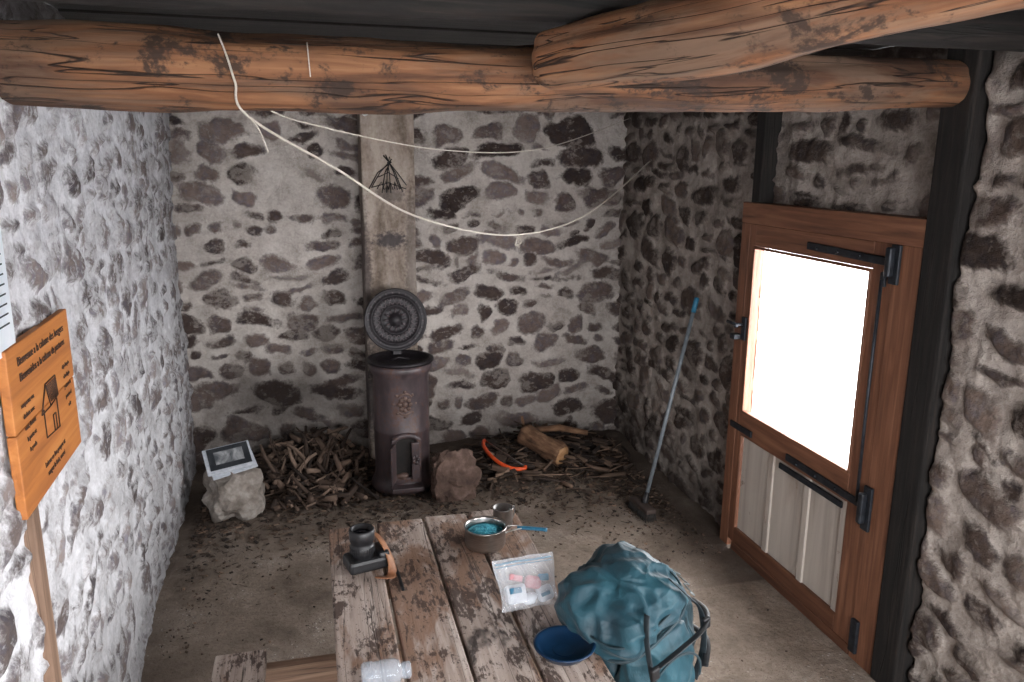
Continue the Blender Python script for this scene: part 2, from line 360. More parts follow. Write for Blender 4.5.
mb=MB(); mb.tube(spline([(.40,5.585,2.54),(.40,5.55,2.54),(.375,5.55,2.51),(.40,5.55,2.475),(.43,5.55,2.50)],6),.007,8); mb.obj('wall_hook',[m_white])

# ------------------------------------------------------------------ door
DX=.04
D=group('door_1',(2.32+DX,3.23,0))
m_door=wood('door_wood',(.10,.04,.022),(.20,.083,.044),(.30,.14,.08),grain=38,blotch=2.5,bl_col=(.07,.028,.018),bump=.3,rough=.55)
m_doord=wood('door_wood_dark',(.06,.022,.012),(.13,.052,.027),(.2,.085,.045),grain=38,blotch=2.5,bl_col=(.04,.02,.013),bump=.3,rough=.6)
m_panel=wood('door_panel_worn',(.34,.29,.25),(.48,.43,.38),(.58,.53,.47),grain=12,blotch=4,bl_col=(.26,.18,.13),bl_lo=.56,bl_hi=.78,bump=.12,stain=(.2,.13,.09),st_lo=.64,st_hi=.76)
m_iron=simple('black_iron',[(.3,(.008,.010,.014)),(.7,(.03,.036,.046))],rough=.5,metal=.3,bump=.2,scale=30)
mb=MB()
mb.box((.10,.085,1.87),(2.30+DX,3.848,.935)); mb.box((.10,.15,1.87),(2.30+DX,2.635,.935))
mb.box((.106,1.335,.11),(2.30+DX,3.222,1.925)); 
mb.box((.11,1.05,.05),(2.305+DX,3.24,.025),mat=1)
mb.obj('door_frame',[m_door,m_doord],D)
mb=MB(); x=2.275+DX
lf0,lf1=2.70,3.815
mb.box((.045,.07,1.82),(x,lf1-.035,.96)); mb.box((.045,.13,1.82),(x,lf0+.065,.96))
mb.box((.046,lf1-lf0-.20,.115),(x,3.29,1.8125)); mb.box((.046,lf1-lf0-.20,.135),(x,3.29,.765))
mb.box((.046,lf1-lf0-.20,.09),(x,3.29,.098),mat=1)
for yy in (2.835,3.742): mb.box((.02,.014,.91),(x-.022,yy,1.29))
for zz in (.84,1.747): mb.box((.02,.92,.014),(x-.022,3.288,zz))
mb.obj('leaf_frame',[m_door,m_doord],D)
mb=MB()
for k in range(3):
    mb.box((.02,.30,.57),(x+.003,2.985+.302*k,.42),bev=.004)
mb.box((.024,.045,.56),(x-.006,3.445,.42)); mb.box((.024,.045,.56),(x-.006,3.13,.42)); mb.box((.024,.045,.56),(x-.006,2.85,.42))
mb.obj('lower_panel',[m_panel],D)
mb=MB(); mb.box((.004,.92,.92),(x+.008,3.288,1.29),bev=0)
mg,nt,b=new_mat('window_glass'); tr=nt.nodes.new('ShaderNodeBsdfTransparent'); gl=nt.nodes.new('ShaderNodeBsdfGlossy'); gl.inputs['Roughness'].default_value=.03
mx=nt.nodes.new('ShaderNodeMixShader'); mx.inputs[0].default_value=.03
L(nt,tr.outputs[0],mx.inputs[1]); L(nt,gl.outputs[0],mx.inputs[2]); L(nt,mx.outputs[0],nt.nodes['Material Output'].inputs['Surface'])
mb.obj('glass_pane',[mg],D)
mb=MB(); xi=x-.03
mb.box((.012,.60,.035),(xi,2.98,1.80),rot=(0.02,0,0),bev=.003)
mb.box((.014,.05,.16),(xi-.01,2.68,1.79),bev=.003); mb.box((.03,.03,.12),(xi-.03,2.69,1.80),bev=.008)
mb.box((.012,.62,.035),(xi,2.99,.735),rot=(0.015,0,0),bev=.003); mb.box((.012,.50,.03),(xi,3.1,.675),bev=.003)
mb.box((.012,.22,.035),(xi,3.74,.74),bev=.003)
mb.box((.014,.05,.20),(xi-.01,2.68,.735),bev=.003); mb.box((.03,.03,.14),(xi-.03,2.69,.735),bev=.008)
mb.tube([(xi-.008,2.75,.74),(xi-.008,2.755,1.2),(xi-.008,2.75,1.72)],.007,8)
mb.box((.014,.03,.06),(xi,2.75,1.72)); 
mb.box((.02,.045,.16),(xi,2.68,.12),bev=.004)
for yy in (2.74,2.9,3.05,3.2): 
    for zz in (1.80,.735): mb.blob((.008,.008,.008),TR(xi-.008,yy,zz),sub=1,amp=0)
mb.obj('strap_hinges',[m_iron],D)
mb=MB(); mb.box((.012,.04,.13),(xi,3.785,1.30),bev=.003); mb.tube([(xi,3.785,1.32),(xi-.05,3.785,1.325),(xi-.06,3.86,1.33)],.009,8)
mb.box((.05,.05,.03),(xi-.02,3.83,1.25),bev=.005); mb.blob((.014,.014,.014),TR(xi-.05,3.785,1.32),sub=2,amp=0)
mb.obj('door_latch',[m_iron],D)
mb=MB(); mb.box((.14,.155,2.66),(2.35,2.482,1.33),bev=.012,jit=.006); mb.obj('trim_1',[m_soot])
mb=MB(); mb.box((.10,.08,.70),(2.335,3.77,2.33),bev=.008,jit=.004); mb.obj('trim_2',[m_soot])

# ------------------------------------------------------------------ unseen windows behind the viewpoint, placed and widened to light the walls
for nm,c,sz in (('window_1',(2.36,.75,1.45),(.08,1.3,1.3)),('window_2',(.9,-1.5,1.55),(2.4,.08,1.5))):
    mb=MB(); ax=1 if sz[0]<.2 else 0
    for sgn in (-1,1):
        p=list(c);p[ax]+=sgn*(sz[ax]/2-.02); s=list((.08,.08,sz[2]));mb.box(s,p)
        p=list(c);p[2]+=sgn*(sz[2]/2-.02); s=[.08,.08,.05];s[ax]=sz[ax];mb.box(s,p)
    p=list(c); s=[.05,.05,sz[2]];mb.box(s,p)
    mb.obj(nm,[m_door])

# ------------------------------------------------------------------ stove
S=group('wood_stove',(.55,5.10,0))
m_enam,nt,b=new_mat('mauve_enamel'); base=nattr(nt,'lp').outputs['Vector']
n1=nnoise(nt,nmap(nt,base,(1,1,.5)),7,5,.65); n2=nnoise(nt,base,55,4,.6)
c=nramp(nt,n1,[(.3,(.034,.025,.027)),(.5,(.075,.056,.060)),(.7,(.13,.10,.104))])
c=nmix(nt,nmath(nt,'MULTIPLY',nrange(nt,nmath(nt,'ADD',nmath(nt,'MULTIPLY',n1,.5),nmath(nt,'MULTIPLY',n2,.5)),.50,.60),.7),c,(.11,.05,.03))
L(nt,c,b.inputs['Base Color']); b.inputs['Roughness'].default_value=.42; nbump(nt,b,n2,.08,.005)
m_cast=simple('cast_iron',[(.3,(.006,.005,.006)),(.7,(.024,.018,.022))],scale=25,rough=.5,metal=.15,bump=.2)
m_castl=simple('cast_iron_relief',[(.3,(.03,.022,.025)),(.7,(.08,.06,.065))],scale=25,rough=.5,metal=.1,bump=.2)
m_mouth_shade=simple('firebox_shade',[(.4,(.004,.003,.003)),(.7,(.02,.015,.012))],bump=.2)  # black colour standing in for the shade inside the stove mouth
m_brass=simple('worn_cast',[(.3,(.07,.04,.03)),(.7,(.17,.11,.09))],scale=30,rough=.5,metal=.1)
SM=TR(.55,5.10,0,0,0,.02)
mb=MB()
mb.lathe([(0.001,.02),(.205,.02),(.213,.035),(.213,.055),(.203,.075),(.195,.09),(.187,.11),(.184,.14),(.184,.42),(.189,.43),(.189,.445),(.184,.455),(.184,.80),(.190,.812),(.196,.825),(.204,.838),(.209,.85),(.209,.872),(.200,.884),(.185,.888)],72,0,SM)
mb.obj('stove_body',[m_enam],S)
mb=MB()
mb.lathe([(.184,.884),(.214,.888),(.222,.898),(.220,.910),(.205,.915),(.190,.912),(.182,.902),(.176,.895),(.15,.893),(.145,.885),(.001,.885)],72,0,SM)
for a in (45,135,225,315):
    r=math.radians(a); mb.tube([(.17*math.cos(r),.17*math.sin(r),.05),(.19*math.cos(r),.19*math.sin(r),.02),(.20*math.cos(r),.20*math.sin(r),0)],[.03,.022,.02],10,0,SM)
mb.tube([(-.07,-.06,.91),(-.02,-.07,.93),(.05,-.05,.91)],.007,8,0,SM)
mb.obj('top_plate',[m_cast],S)
mb=MB()
for sx in (-1,1): mb.box((.03,.05,.30),(sx*.082,-.185,.26),M=SM,bev=.008)
mb.box((.19,.05,.035),(0,-.185,.125),M=SM,bev=.008)
arch=[(.082*math.cos(t),-.19,.385+.045*math.sin(t)) for t in np.linspace(0,math.pi,14)]
mb.tube(arch,.02,8,0,SM)
mb.box((.21,.09,.03),(0,-.215,.075),M=SM,bev=.006)
mb.box((.055,.016,.255),(.058,-.216,.26),M=SM,bev=.006)
mb.box((.012,.12,.26),(-.092,-.26,.26),rot=(0,0,-.35),M=SM,bev=.006)
for k in range(5):
    a=k*2*math.pi/5; mb.blob((.011,.006,.014),SM@TR(.058+.016*math.cos(a),-.226,.27+.022*math.sin(a)),sub=2,amp=.1)
mb.obj('fire_door',[m_enam],S)
mb=MB(); mb.box((.15,.012,.27),(0,-.186,.26),M=SM,bev=0); mb.blob((.05,.03,.03),SM@TR(-.03,-.185,.15),sub=2,amp=.4,mat=1)  # solid dark backing painted as the shaded opening, no hollow behind it
mb.box((.13,.03,.11),(0,-.175,.37),M=SM,bev=.03)
mb.obj('firebox_backing',[m_mouth_shade,m_brass],S)
mb=MB(); MC=SM@TR(0,-.184,.64)@Matrix.Diagonal((1.4,1.2,1.35,1))
mb.tube([(.042*math.cos(t),.006*math.cos(t)**2*3,.052*math.sin(t)) for t in np.linspace(0,2*math.pi,24)],.006,6,0,MC)
for k in range(8):
    a=k*math.pi/4; mb.blob((.011,.006,.011),MC@TR(.024*math.cos(a),-.004,.03*math.sin(a)),sub=2,amp=.1)
    mb.blob((.008,.006,.008),MC@TR(.05*math.cos(a),.016*math.cos(a)**2,.062*math.sin(a)),sub=2,amp=.1)
mb.blob((.013,.009,.015),MC,sub=2,amp=.1); mb.obj('medallion',[m_brass],S)
LMx=SM@TR(-.0,.205,1.125,math.radians(80),0,0)
mb=MB()
mb.lathe([(.001,-.008),(.20,-.008),(.212,.0),(.214,.012),(.206,.02),(.198,.012),(.172,.010),(.168,.018),(.160,.018),(.156,.008),(.104,.008),(.100,.016),(.092,.016),(.088,.008),(.04,.008),(.036,.018),(.001,.02)],72,0,LMx)
for k in range(24):
    a=k*math.pi/12
    mb.box((.052,.006,.006),(0,0,0),M=LMx@TR(.128*math.cos(a),.128*math.sin(a),.012,0,0,a+.5),bev=.001,mat=1)
    mb.box((.052,.006,.006),(0,0,0),M=LMx@TR(.128*math.cos(a),.128*math.sin(a),.012,0,0,a-.5),bev=.001,mat=1)
for k in range(12):
    a=k*math.pi/6
    mb.blob((.016,.009,.006),LMx@TR(.064*math.cos(a),.064*math.sin(a),.012,0,0,a),sub=2,amp=.1,mat=1)
for k in range(22):
    a=math.radians(-60+k*14); mb.box((.014,.009,.006),(0,0,0),M=LMx@TR(.184*math.cos(a),.184*math.sin(a),.014,0,0,a),bev=.001,mat=1)
mb.box((.06,.05,.02),(0,-.215,0),M=LMx,bev=.004)
mb.obj('open_lid',[m_cast,m_castl],S)
mb=MB(); mb.tube([(.55,5.26,.72),(.55,5.45,.72),(.55,5.565,.72)],.06,20); mb.obj('flue_pipe',[m_cast],S)

# ------------------------------------------------------------------ picnic table
T=group('picnic_table',(.40,2.2,0))
m,nt,b=new_mat('weathered_planks'); base=nattr(nt,'lp').outputs['Vector']
g=nnoise(nt,nmap(nt,base,(1,1,.06)),30,6,.62,.6)
c=nramp(nt,g,[(.28,(.25,.185,.15)),(.5,(.45,.365,.315)),(.72,(.61,.53,.475))])
bl=nnoise(nt,nmap(nt,base,(1,1,.4)),6,5,.65,.4); c=nmix(nt,nmath(nt,'MULTIPLY',nrange(nt,bl,.48,.58),.8),c,(.23,.12,.068))
cr=nnoise(nt,nmap(nt,base,(1,1,.03)),14,3,.5,.8); k=nrange(nt,nmath(nt,'ABSOLUTE',nmath(nt,'SUBTRACT',cr,.5)),.0,.010,.8,0)
c=nmix(nt,k,c,(.05,.035,.025))
s1=nnoise(nt,nmap(nt,base,(1,1,.55)),11,8,.75,.6); s2=nnoise(nt,nmap(nt,base,(1,1,.3)),75,4,.65)
sm=nrange(nt,nmath(nt,'ADD',s1,nmath(nt,'MULTIPLY',nmath(nt,'SUBTRACT',s2,.5),.45)),.51,.58)
c=nmix(nt,nmath(nt,'MULTIPLY',sm,.88),c,(.06,.035,.026))
s4=nnoise(nt,nmap(nt,base,(1,1,.7)),4.5,4,.6,.3); c=nmix(nt,nmath(nt,'MULTIPLY',nrange(nt,s4,.60,.68),.85),c,(.03,.022,.02))
s3=nnoise(nt,base,140,2,.5); c=nmix(nt,nmath(nt,'MULTIPLY',nrange(nt,s3,.66,.7),.8),c,(.04,.025,.02))
L(nt,c,b.inputs['Base Color']); b.inputs['Roughness'].default_value=.72; nbump(nt,b,nmath(nt,'SUBTRACT',nmath(nt,'SUBTRACT',g,k),nmath(nt,'MULTIPLY',sm,.4)),.6,.006)
m_top=m
m_leg=wood('table_frame_wood',(.12,.07,.045),(.24,.15,.10),(.34,.23,.16),grain=30,bump=.4,crack=.5)
mb=MB()
for k,(a,b_,ye) in enumerate(((.022,.203,2.985),(.215,.393,3.0),(.406,.583,3.01),(.596,.782,3.02))):
    mb.box((b_-a,ye-1.3,.042),((a+b_)/2,(ye+1.3)/2,.729),bev=.006,jit=.003)
mb.obj('table_top',[m_top],T)
mb=MB()
for sgn,cx in ((-1,-.305),(1,1.10)):
    mb.box((.175,1.4,.042),(cx,1.98,.434),bev=.006)
mb.obj('bench_seats',[m_top],T)
mb=MB()
for yy in (2.64,1.55):
    mb.box((1.58,.045,.09),(.395,yy,.365),bev=.004)
    mb.box((.70,.045,.08),(.405,yy,.665),bev=.004)
    for sgn in (-1,1):
        ang=sgn*.42; mb.box((.09,.045,.80),(.405+sgn*.345,yy+.047,.355),rot=(0,-ang,0),bev=.004)
mb.box((.045,1.1,.09),(.405,2.1,.60),bev=.004)
mb.obj('trestle_legs',[m_leg],T)

# ------------------------------------------------------------------ things on the table  (top z=.75)
TZ=.752
m_blk=simple('black_rubber',[(.3,(.006,.006,.007)),(.7,(.016,.016,.018))],scale=60,rough=.45,bump=.1)
m_lens=simple('lens_glass',[(.3,(.01,.012,.02)),(.7,(.03,.03,.05))],rough=.08,bump=0)
m_leather=simple('tan_leather',[(.3,(.17,.065,.028)),(.7,(.31,.14,.065))],scale=20,rough=.55,bump=.15)
C=group('dslr_camera',(.145,2.64,TZ))
CM=TR(.145,2.64,TZ,0,0,.25)@Matrix.Scale(1.08,4)
mb=MB()
mb.box((.135,.095,.045),(0,0,.026),M=CM,bev=.012); mb.box((.04,.09,.062),(.052,0,.034),M=CM,bev=.014)
mb.box((.055,.035,.045),(-.005,.055,.03),M=CM,bev=.012); mb.box((.02,.02,.012),(.05,.052,.045),M=CM,bev=.004)
mb.lathe([(.001,.04),(.036,.04),(.037,.062),(.039,.064),(.039,.088),(.0365,.09),(.0365,.102),(.041,.105),(.042,.142),(.038,.146),(.034,.144),(.033,.128),(.001,.126)],40,0,CM@TR(-.012,-.004,0))
for k in range(30):
    a=k*math.pi/15; mb.box((.003,.002,.020),(0,0,0),M=CM@TR(-.012+.0395*math.cos(a),-.004+.0395*math.sin(a),.076,0,0,a),bev=0)
mb.obj('camera_body',[m_blk],C)
mb=MB(); mb.blob((.031,.031,.006),CM@TR(-.012,-.004,.128),sub=3,amp=0); mb.obj('front_lens',[m_lens],C)
mb=MB(); mb.tube(spline([(.155,2.70,TZ+.05),(.175,2.705,TZ+.10),(.205,2.66,TZ+.085),(.228,2.61,TZ+.045),(.232,2.565,TZ+.008),(.21,2.54,TZ+.006),(.17,2.545,TZ+.01)],10),.019,8,0,sc2=(1,.14),up=(.35,.3,1))
mb.tube(spline([(.17,2.70,TZ+.05),(.205,2.70,TZ+.045),(.24,2.64,TZ+.012),(.25,2.56,TZ+.006),(.255,2.44,TZ+.006)],10),.006,8,1,sc2=(1,.2),up=(0,0.2,1))
mb.obj('strap',[m_leather,m_blk],C)

m_steel=simple('brushed_steel',[(.3,(.42,.40,.38)),(.7,(.62,.60,.58))],scale=30,rough=.28,metal=1,bump=.03,stretch=(1,1,8))
m_ti=simple('titanium',[(.3,(.25,.24,.23)),(.7,(.38,.37,.36))],scale=30,rough=.38,metal=1,bump=.03)
m_bluep=simple('blue_plastic',[(.3,(.01,.10,.19)),(.7,(.03,.19,.31))],scale=80,rough=.4,bump=.0)
m_cyan=simple('cyan_sponge',[(.35,(.01,.17,.26)),(.5,(.03,.33,.44)),(.65,(.12,.5,.6))],scale=90,rough=.8,bump=.8)
P=group('cooking_pot',(.597,2.70,TZ)); PM=TR(.597,2.70,TZ)
mb=MB(); mb.lathe([(.001,.002),(.065,.002),(.074,.008),(.077,.02),(.077,.078),(.082,.081),(.082,.084),(.076,.084),(.074,.078),(.074,.02),(.066,.010),(.001,.01)],56,0,PM)
mb.obj('pot_body',[m_steel],P)
mb=MB(); mb.blob((.070,.070,.018),PM@TR(0,0,.056),sub=4,amp=.12,freq=5); mb.obj('sponge_cloth',[m_cyan],P)
mb=MB()
for s_ in (-1,1): mb.tube(spline([(.072,s_*.022,.055),(.10,s_*.020,.062),(.14,s_*.012,.062)],6),.0025,6,0,PM)
mb.tube(spline([(.125,0,.060),(.16,-.01,.060),(.235,-.035,.056)],6),[.011]*13,10,1,PM,sc2=(1,.6))
mb.obj('pot_handle',[m_steel,m_bluep],P)
G=group('camping_mug',(.70,2.84,TZ)); GM=TR(.70,2.84,TZ)
mb=MB(); mb.lathe([(.001,.002),(.034,.002),(.038,.006),(.039,.01),(.040,.083),(.0415,.085),(.038,.085),(.0375,.01),(.001,.008)],40,0,GM)
mb.tube(spline([(.038,0,.072),(.062,.004,.07),(.066,.004,.045),(.058,.004,.022),(.039,0,.018)],6),.0028,6,0,GM@Matrix.Rotation(.5,4,'Z'))
mb.obj('mug_body',[m_ti],G)
mb=MB(); m_navy=simple('navy_plastic',[(.3,(.003,.016,.045)),(.7,(.005,.026,.065))],scale=10,rough=.3,bump=.0)
BM_=TR(.680,1.985,TZ)
mb.lathe([(.001,.004),(.05,.004),(.058,.002),(.066,.004),(.085,.028),(.092,.031),(.093,.035),(.086,.036),(.078,.030),(.062,.012),(.001,.010)],56,0,BM_)
mb.lathe([(.030,.0105),(.032,.013),(.034,.0105)],40,0,BM_); mb.obj('camping_bowl',[m_navy])
# zip bag
ZG=group('zip_bag',(.645,2.25,TZ)); ZM=TR(.65,2.238,TZ+.005,math.radians(-34),0,.08)
mp,nt,b=new_mat('clear_poly'); b.inputs['Base Color'].default_value=(.85,.88,.92,1); b.inputs['Roughness'].default_value=.15; b.inputs['Alpha'].default_value=.28
mb=MB(); vs=[];fs=[];nu,nv=26,22
for side in (0,1):
    for j in range(nv+1):
        for i in range(nu+1):
            u=-1+2*i/nu; v=j/nv
            th=.040*(max(0,1-abs(u)**3.0)**.6)*(max(0,1-v)**.55)*(min(1,v*9)**.5)
            k=noise.noise(Vector((u*3,v*3,side*5)))*.008*(1 if abs(u)<1 else 0)
            y_=(-th if side==0 else th)+k*(.3+v)
            vs.append((u*(.102-.006*math.sin(v*5)),y_,v*.165+.006*noise.noise(Vector((u*2,0,3)))))
    o=side*(nu+1)*(nv+1)
    for j in range(nv):
        for i in range(nu): 
            a=o+j*(nu+1)+i; fs.append((a,a+1,a+nu+2,a+nu+1))
mb.add(vs,fs,0,True,ZM); mb.obj('bag_film',[mp],ZG)
mb=MB(); mb.tube([(-.098,0,.150),(-.03,.004,.153),(.04,-.002,.150),(.098,0,.151)],.004,6,0,ZM); mb.tube([(-.098,0,.140),(.0,.003,.142),(.098,0,.140)],.002,6,0,ZM)
mb.obj('zip_seal',[m_bluep],ZG)
m_pink=simple('pink_pack',[(.35,(.38,.07,.09)),(.6,(.52,.26,.28))],scale=30,rough=.5,bump=.1)
m_paper=simple('white_pack',[(.3,(.42,.46,.52)),(.7,(.70,.73,.78))],scale=30,rough=.6,bump=.2)
mb=MB(); mb.box((.07,.034,.06),(-.045,.0,.05),M=ZM,bev=.01,mat=1); mb.box((.055,.03,.04),(.018,-.006,.078),rot=(0,.3,0),M=ZM,bev=.01,mat=0); mb.box((.055,.034,.05),(.055,.0,.038),rot=(0,-.2,0),M=ZM,bev=.012,mat=1)
mb.blob((.028,.016,.02),ZM@TR(0,0,.03),sub=2,amp=.3,mat=1); mb.box((.045,.018,.02),(-.04,-.012,.10),rot=(0,.3,0),M=ZM,bev=.004,mat=0); mb.box((.035,.018,.022),(.055,-.012,.088),rot=(0,.1,0),M=ZM,bev=.004,mat=2)
mb.box((.04,.01,.018),(-.05,-.022,.06),M=ZM,bev=.002,mat=2); mb.box((.03,.01,.012),(.05,-.022,.035),rot=(0,-.2,0),M=ZM,bev=.002,mat=2)
mb.obj('bag_contents',[m_pink,m_paper,m_bluep],ZG)
BG=group('plastic_bottle',(.165,1.98,TZ)); BT=TR(.085,1.965,TZ+.037,0,math.radians(90),-.0)
mpb,nt,b=new_mat('milky_plastic'); b.inputs['Base Color'].default_value=(.45,.50,.56,1); b.inputs['Roughness'].default_value=.15; b.inputs['Alpha'].default_value=.34
mb=MB(); mb.lathe([(.001,0),(.030,0),(.036,.006),(.036,.03),(.034,.034),(.034,.05),(.036,.054),(.036,.09),(.030,.104),(.020,.108),(.018,.118)],40,0,BT); mb.obj('bottle_body',[mpb],BG)
mb=MB(); mb.lathe([(.018,.112),(.023,.112),(.0235,.132),(.020,.136),(.001,.136)],32,0,BT); mb.obj('bottle_cap',[mpb],BG)

# ------------------------------------------------------------------ backpack on the bench
B=group('backpack',(1.02,2.20,.455))
def cloth(name,c0,c1,c2,rough=.6):
    m,nt,b=new_mat(name); v=nattr(nt,'lp').outputs['Vector']
    f=nnoise(nt,v,7,5,.6,.5); w=nnoise(nt,v,220,2,.5); f2=nnoise(nt,nmap(nt,v,(1,1,.6)),14,4,.55,.8)
    L(nt,nramp(nt,f,[(.3,c0),(.5,c1),(.7,c2)]),b.inputs['Base Color']); b.inputs['Roughness'].default_value=rough
    b.inputs['Sheen Weight'].default_value=.08
    nbump(nt,b,nmath(nt,'ADD',nmath(nt,'MULTIPLY',f2,1.),nmath(nt,'MULTIPLY',w,.05)),.4,.02); return m
m_teal=cloth('teal_nylon',(.003,.026,.040),(.005,.043,.062),(.010,.068,.092))
m_teald=cloth('dark_teal_nylon',(.003,.014,.020),(.005,.023,.032),(.009,.036,.048))
m_web=simple('grey_webbing',[(.3,(.010,.016,.020)),(.7,(.025,.035,.042))],scale=60,rough=.7)
m_cord=simple('grey_cord',[(.3,(.15,.17,.17)),(.7,(.28,.30,.30))],scale=60,rough=.7)
PK=TR(.985,2.165,.462,math.radians(4),math.radians(-9),math.radians(20))@Matrix.Diagonal((1.05,1.08,1.06,1))
def sack(mb,w,d,h,M,seed,prof,mat=0,wr=.016,ex=3.0,na=130,nz=90,lean=0,shear=1.2,pinch=(),flat=False):
    vs=[];fs=[]
    for j in range(nz+1):
        v=j/nz
        s=np.interp(v,[p[0] for p in prof],[p[1] for p in prof])
        s0=s
        for (pv,pw,pa) in pinch: s*=1-pa*math.exp(-((v-pv)/pw)**2)
        for i in range(na):
            t=2*math.pi*i/na; c,sn=math.cos(t),math.sin(t)
            k=(abs(c)**ex+abs(sn)**ex)**(-1/ex)
            x_=c*k*w/2*s; y_=sn*k*d/2*s; z_=v*h
            q=Vector((x_*9+seed,y_*9,z_*6+shear*x_*5))
            wv=Vector((noise.noise(q*.9),noise.noise(q*.9+Vector((7,0,0))),noise.noise(q*.9+Vector((0,7,0)))))*.6
            n1=noise.noise((q+wv)*.8); n2=noise.noise((q+wv)*1.7+Vector((0,3,0)))
            f=wr*(1.5*n1+(.5-abs(n2)*2.2)*.8)
            x_+=c*f*min(1,s*1.3)+lean*v*v; y_+=sn*f*min(1,s*1.3); z_+=f*(.4+.8*(1-min(1,s0)))
            vs.append((x_,y_,z_))
    for j in range(nz):
        for i in range(na):
            k=(i+1)%na; fs.append((j*na+i,j*na+k,(j+1)*na+k,(j+1)*na+i))
    fs.append(tuple(range(na))[::-1]); fs.append(tuple(nz*na+i for i in range(na)))
    mb.add(vs,fs,mat,True,M)
mb=MB(); sack(mb,.34,.26,.42,PK,3,[(0,.78),(.04,.93),(.12,1),(.45,1.03),(.7,1.0),(.85,.92),(.94,.74),(1,.30)],pinch=((.4,.03,.06),(.70,.03,.07)))
mb.obj('main_compartment',[m_teal],B)
LM2=PK@TR(-.045,-.015,.345,.14,-.22,.06)
mb=MB(); sack(mb,.33,.31,.13,LM2,9,[(0,.92),(.05,1.0),(.35,1.03),(.62,.95),(.80,.80),(.92,.55),(.98,.3),(1,.05)],wr=.016,shear=.8,ex=3.4)
def se(t,a,b,ex=3.4): k=(abs(math.cos(t))**ex+abs(math.sin(t))**ex)**(-1/ex); return (a*k*math.cos(t),b*k*math.sin(t))
mb.tube([(*se(t,.166,.156),.008) for t in np.linspace(0,2*math.pi,70)],.006,8,1,LM2)
mb.tube([(*se(t,.160,.151),.062) for t in np.linspace(math.pi*1.08,math.pi*1.92,30)],.0035,6,1,LM2)
mb.obj('top_lid',[m_teal,m_teald],B)
mb=MB(); sack(mb,.25,.13,.30,PK@TR(-.02,-.135,.03,-.05,0,0),15,[(0,.7),(.08,.95),(.4,1.05),(.8,.95),(.95,.7),(1,.4)],wr=.012,shear=.5)
zp=[(.105*math.cos(t)-.02,-.205-.008*math.sin(t),.17+.11*math.sin(t)) for t in np.linspace(-.2,math.pi+.2,30)]
mb.tube(zp,.004,6,1,PK)
mb.obj('front_pocket',[m_teal,m_teald],B)
mb=MB(); sack(mb,.13,.22,.33,PK@TR(.135,.0,.02,0,.0,0),21,[(0,.7),(.08,.95),(.5,1.05),(.85,.95),(1,.6)],wr=.010)
mb.obj('side_pocket',[m_teald],B)
mb=MB()
def strap(P,w=.012,mat=0): mb.tube(spline(P,8),w,8,mat,PK,sc2=(1,.18))
strap([(.13,-.142,.06),(.15,-.160,.18),(.145,-.158,.30),(.11,-.168,.37),(.07,-.175,.42),(.03,-.14,.48)])
strap([(-.10,-.212,.05),(-.11,-.220,.18),(-.12,-.21,.30),(-.11,-.187,.38),(-.09,-.17,.44)])
strap([(.205,-.06,.27),(.185,-.135,.285),(.11,-.195,.30),(.0,-.212,.30),(-.11,-.215,.29)],.010,1); strap([(.21,.02,.15),(.20,-.12,.165),(.11,-.20,.16)],.011,1)
mb.box((.030,.016,.04),(.145,-.172,.285),M=PK,bev=.005,mat=1); mb.box((.030,.014,.04),(-.118,-.224,.29),M=PK,bev=.005,mat=1)
mb.tube([(.125,-.13,.38),(.155,-.12,.345),(.13,-.10,.39),(.175,-.08,.35),(.14,-.05,.40),(.19,-.03,.35),(.15,.0,.39),(.19,.05,.345)],.0026,6,2,PK)
for sx in (-.08,.08): mb.tube(spline([(sx*.7,.12,.38),(sx,.145,.34),(sx*1.1,.155,.22),(sx*1.3,.13,.08)],8),.024,8,0,PK,sc2=(1,.25),up=(0,1,0))
mb.obj('straps_and_buckles',[m_web,m_blk,m_cord],B)

# ------------------------------------------------------------------ broom
Q=group('push_broom',(1.97,4.30,0))
m_alu=simple('grey_handle',[(.3,(.11,.13,.15)),(.7,(.20,.23,.25))],scale=20,rough=.4,bump=.05)
b0=Vector((1.975,4.29,.06)); b1=Vector((2.30,4.372,1.375)); dd=(b1-b0)
mb=MB(); mb.tube([b0,b0+dd*.5,b0+dd*.94],.0125,14,0); mb.tube([b0+dd*.93,b0+dd*.96,b0+dd*.995,b0+dd],[.015,.016,.016,.011],14,1)
mb.tube([b0+dd*-.01,b0+dd*.03,b0+dd*.07],[.022,.02,.015],14,2); mb.obj('handle',[m_alu,m_bluep,m_blk],Q)
m_br=simple('bristles',[(.3,(.012,.010,.010)),(.7,(.05,.045,.04))],bump=0)
m_brh=simple('dark_brush_wood',[(.3,(.03,.02,.018)),(.7,(.08,.055,.045))],bump=.1)
mb=MB(); BR=TR(1.965,4.29,.072,0,0,math.radians(-85)); mb.box((.24,.07,.03),(0,0,0),M=BR,bev=.008)
mb.obj('brush_head',[m_brh],Q)
mb=MB()
for i in range(30):
    for j in range(6):
        x_=-.114+.228*i/29; y_=-.028+.056*j/5
        mb.tube([(x_,y_,-.012),(x_*1.05+random.uniform(-.004,.004),y_*1.25+random.uniform(-.004,.004),-.066)],[.003,.002],5,0,BR)
mb.obj('bristles',[m_br],Q)

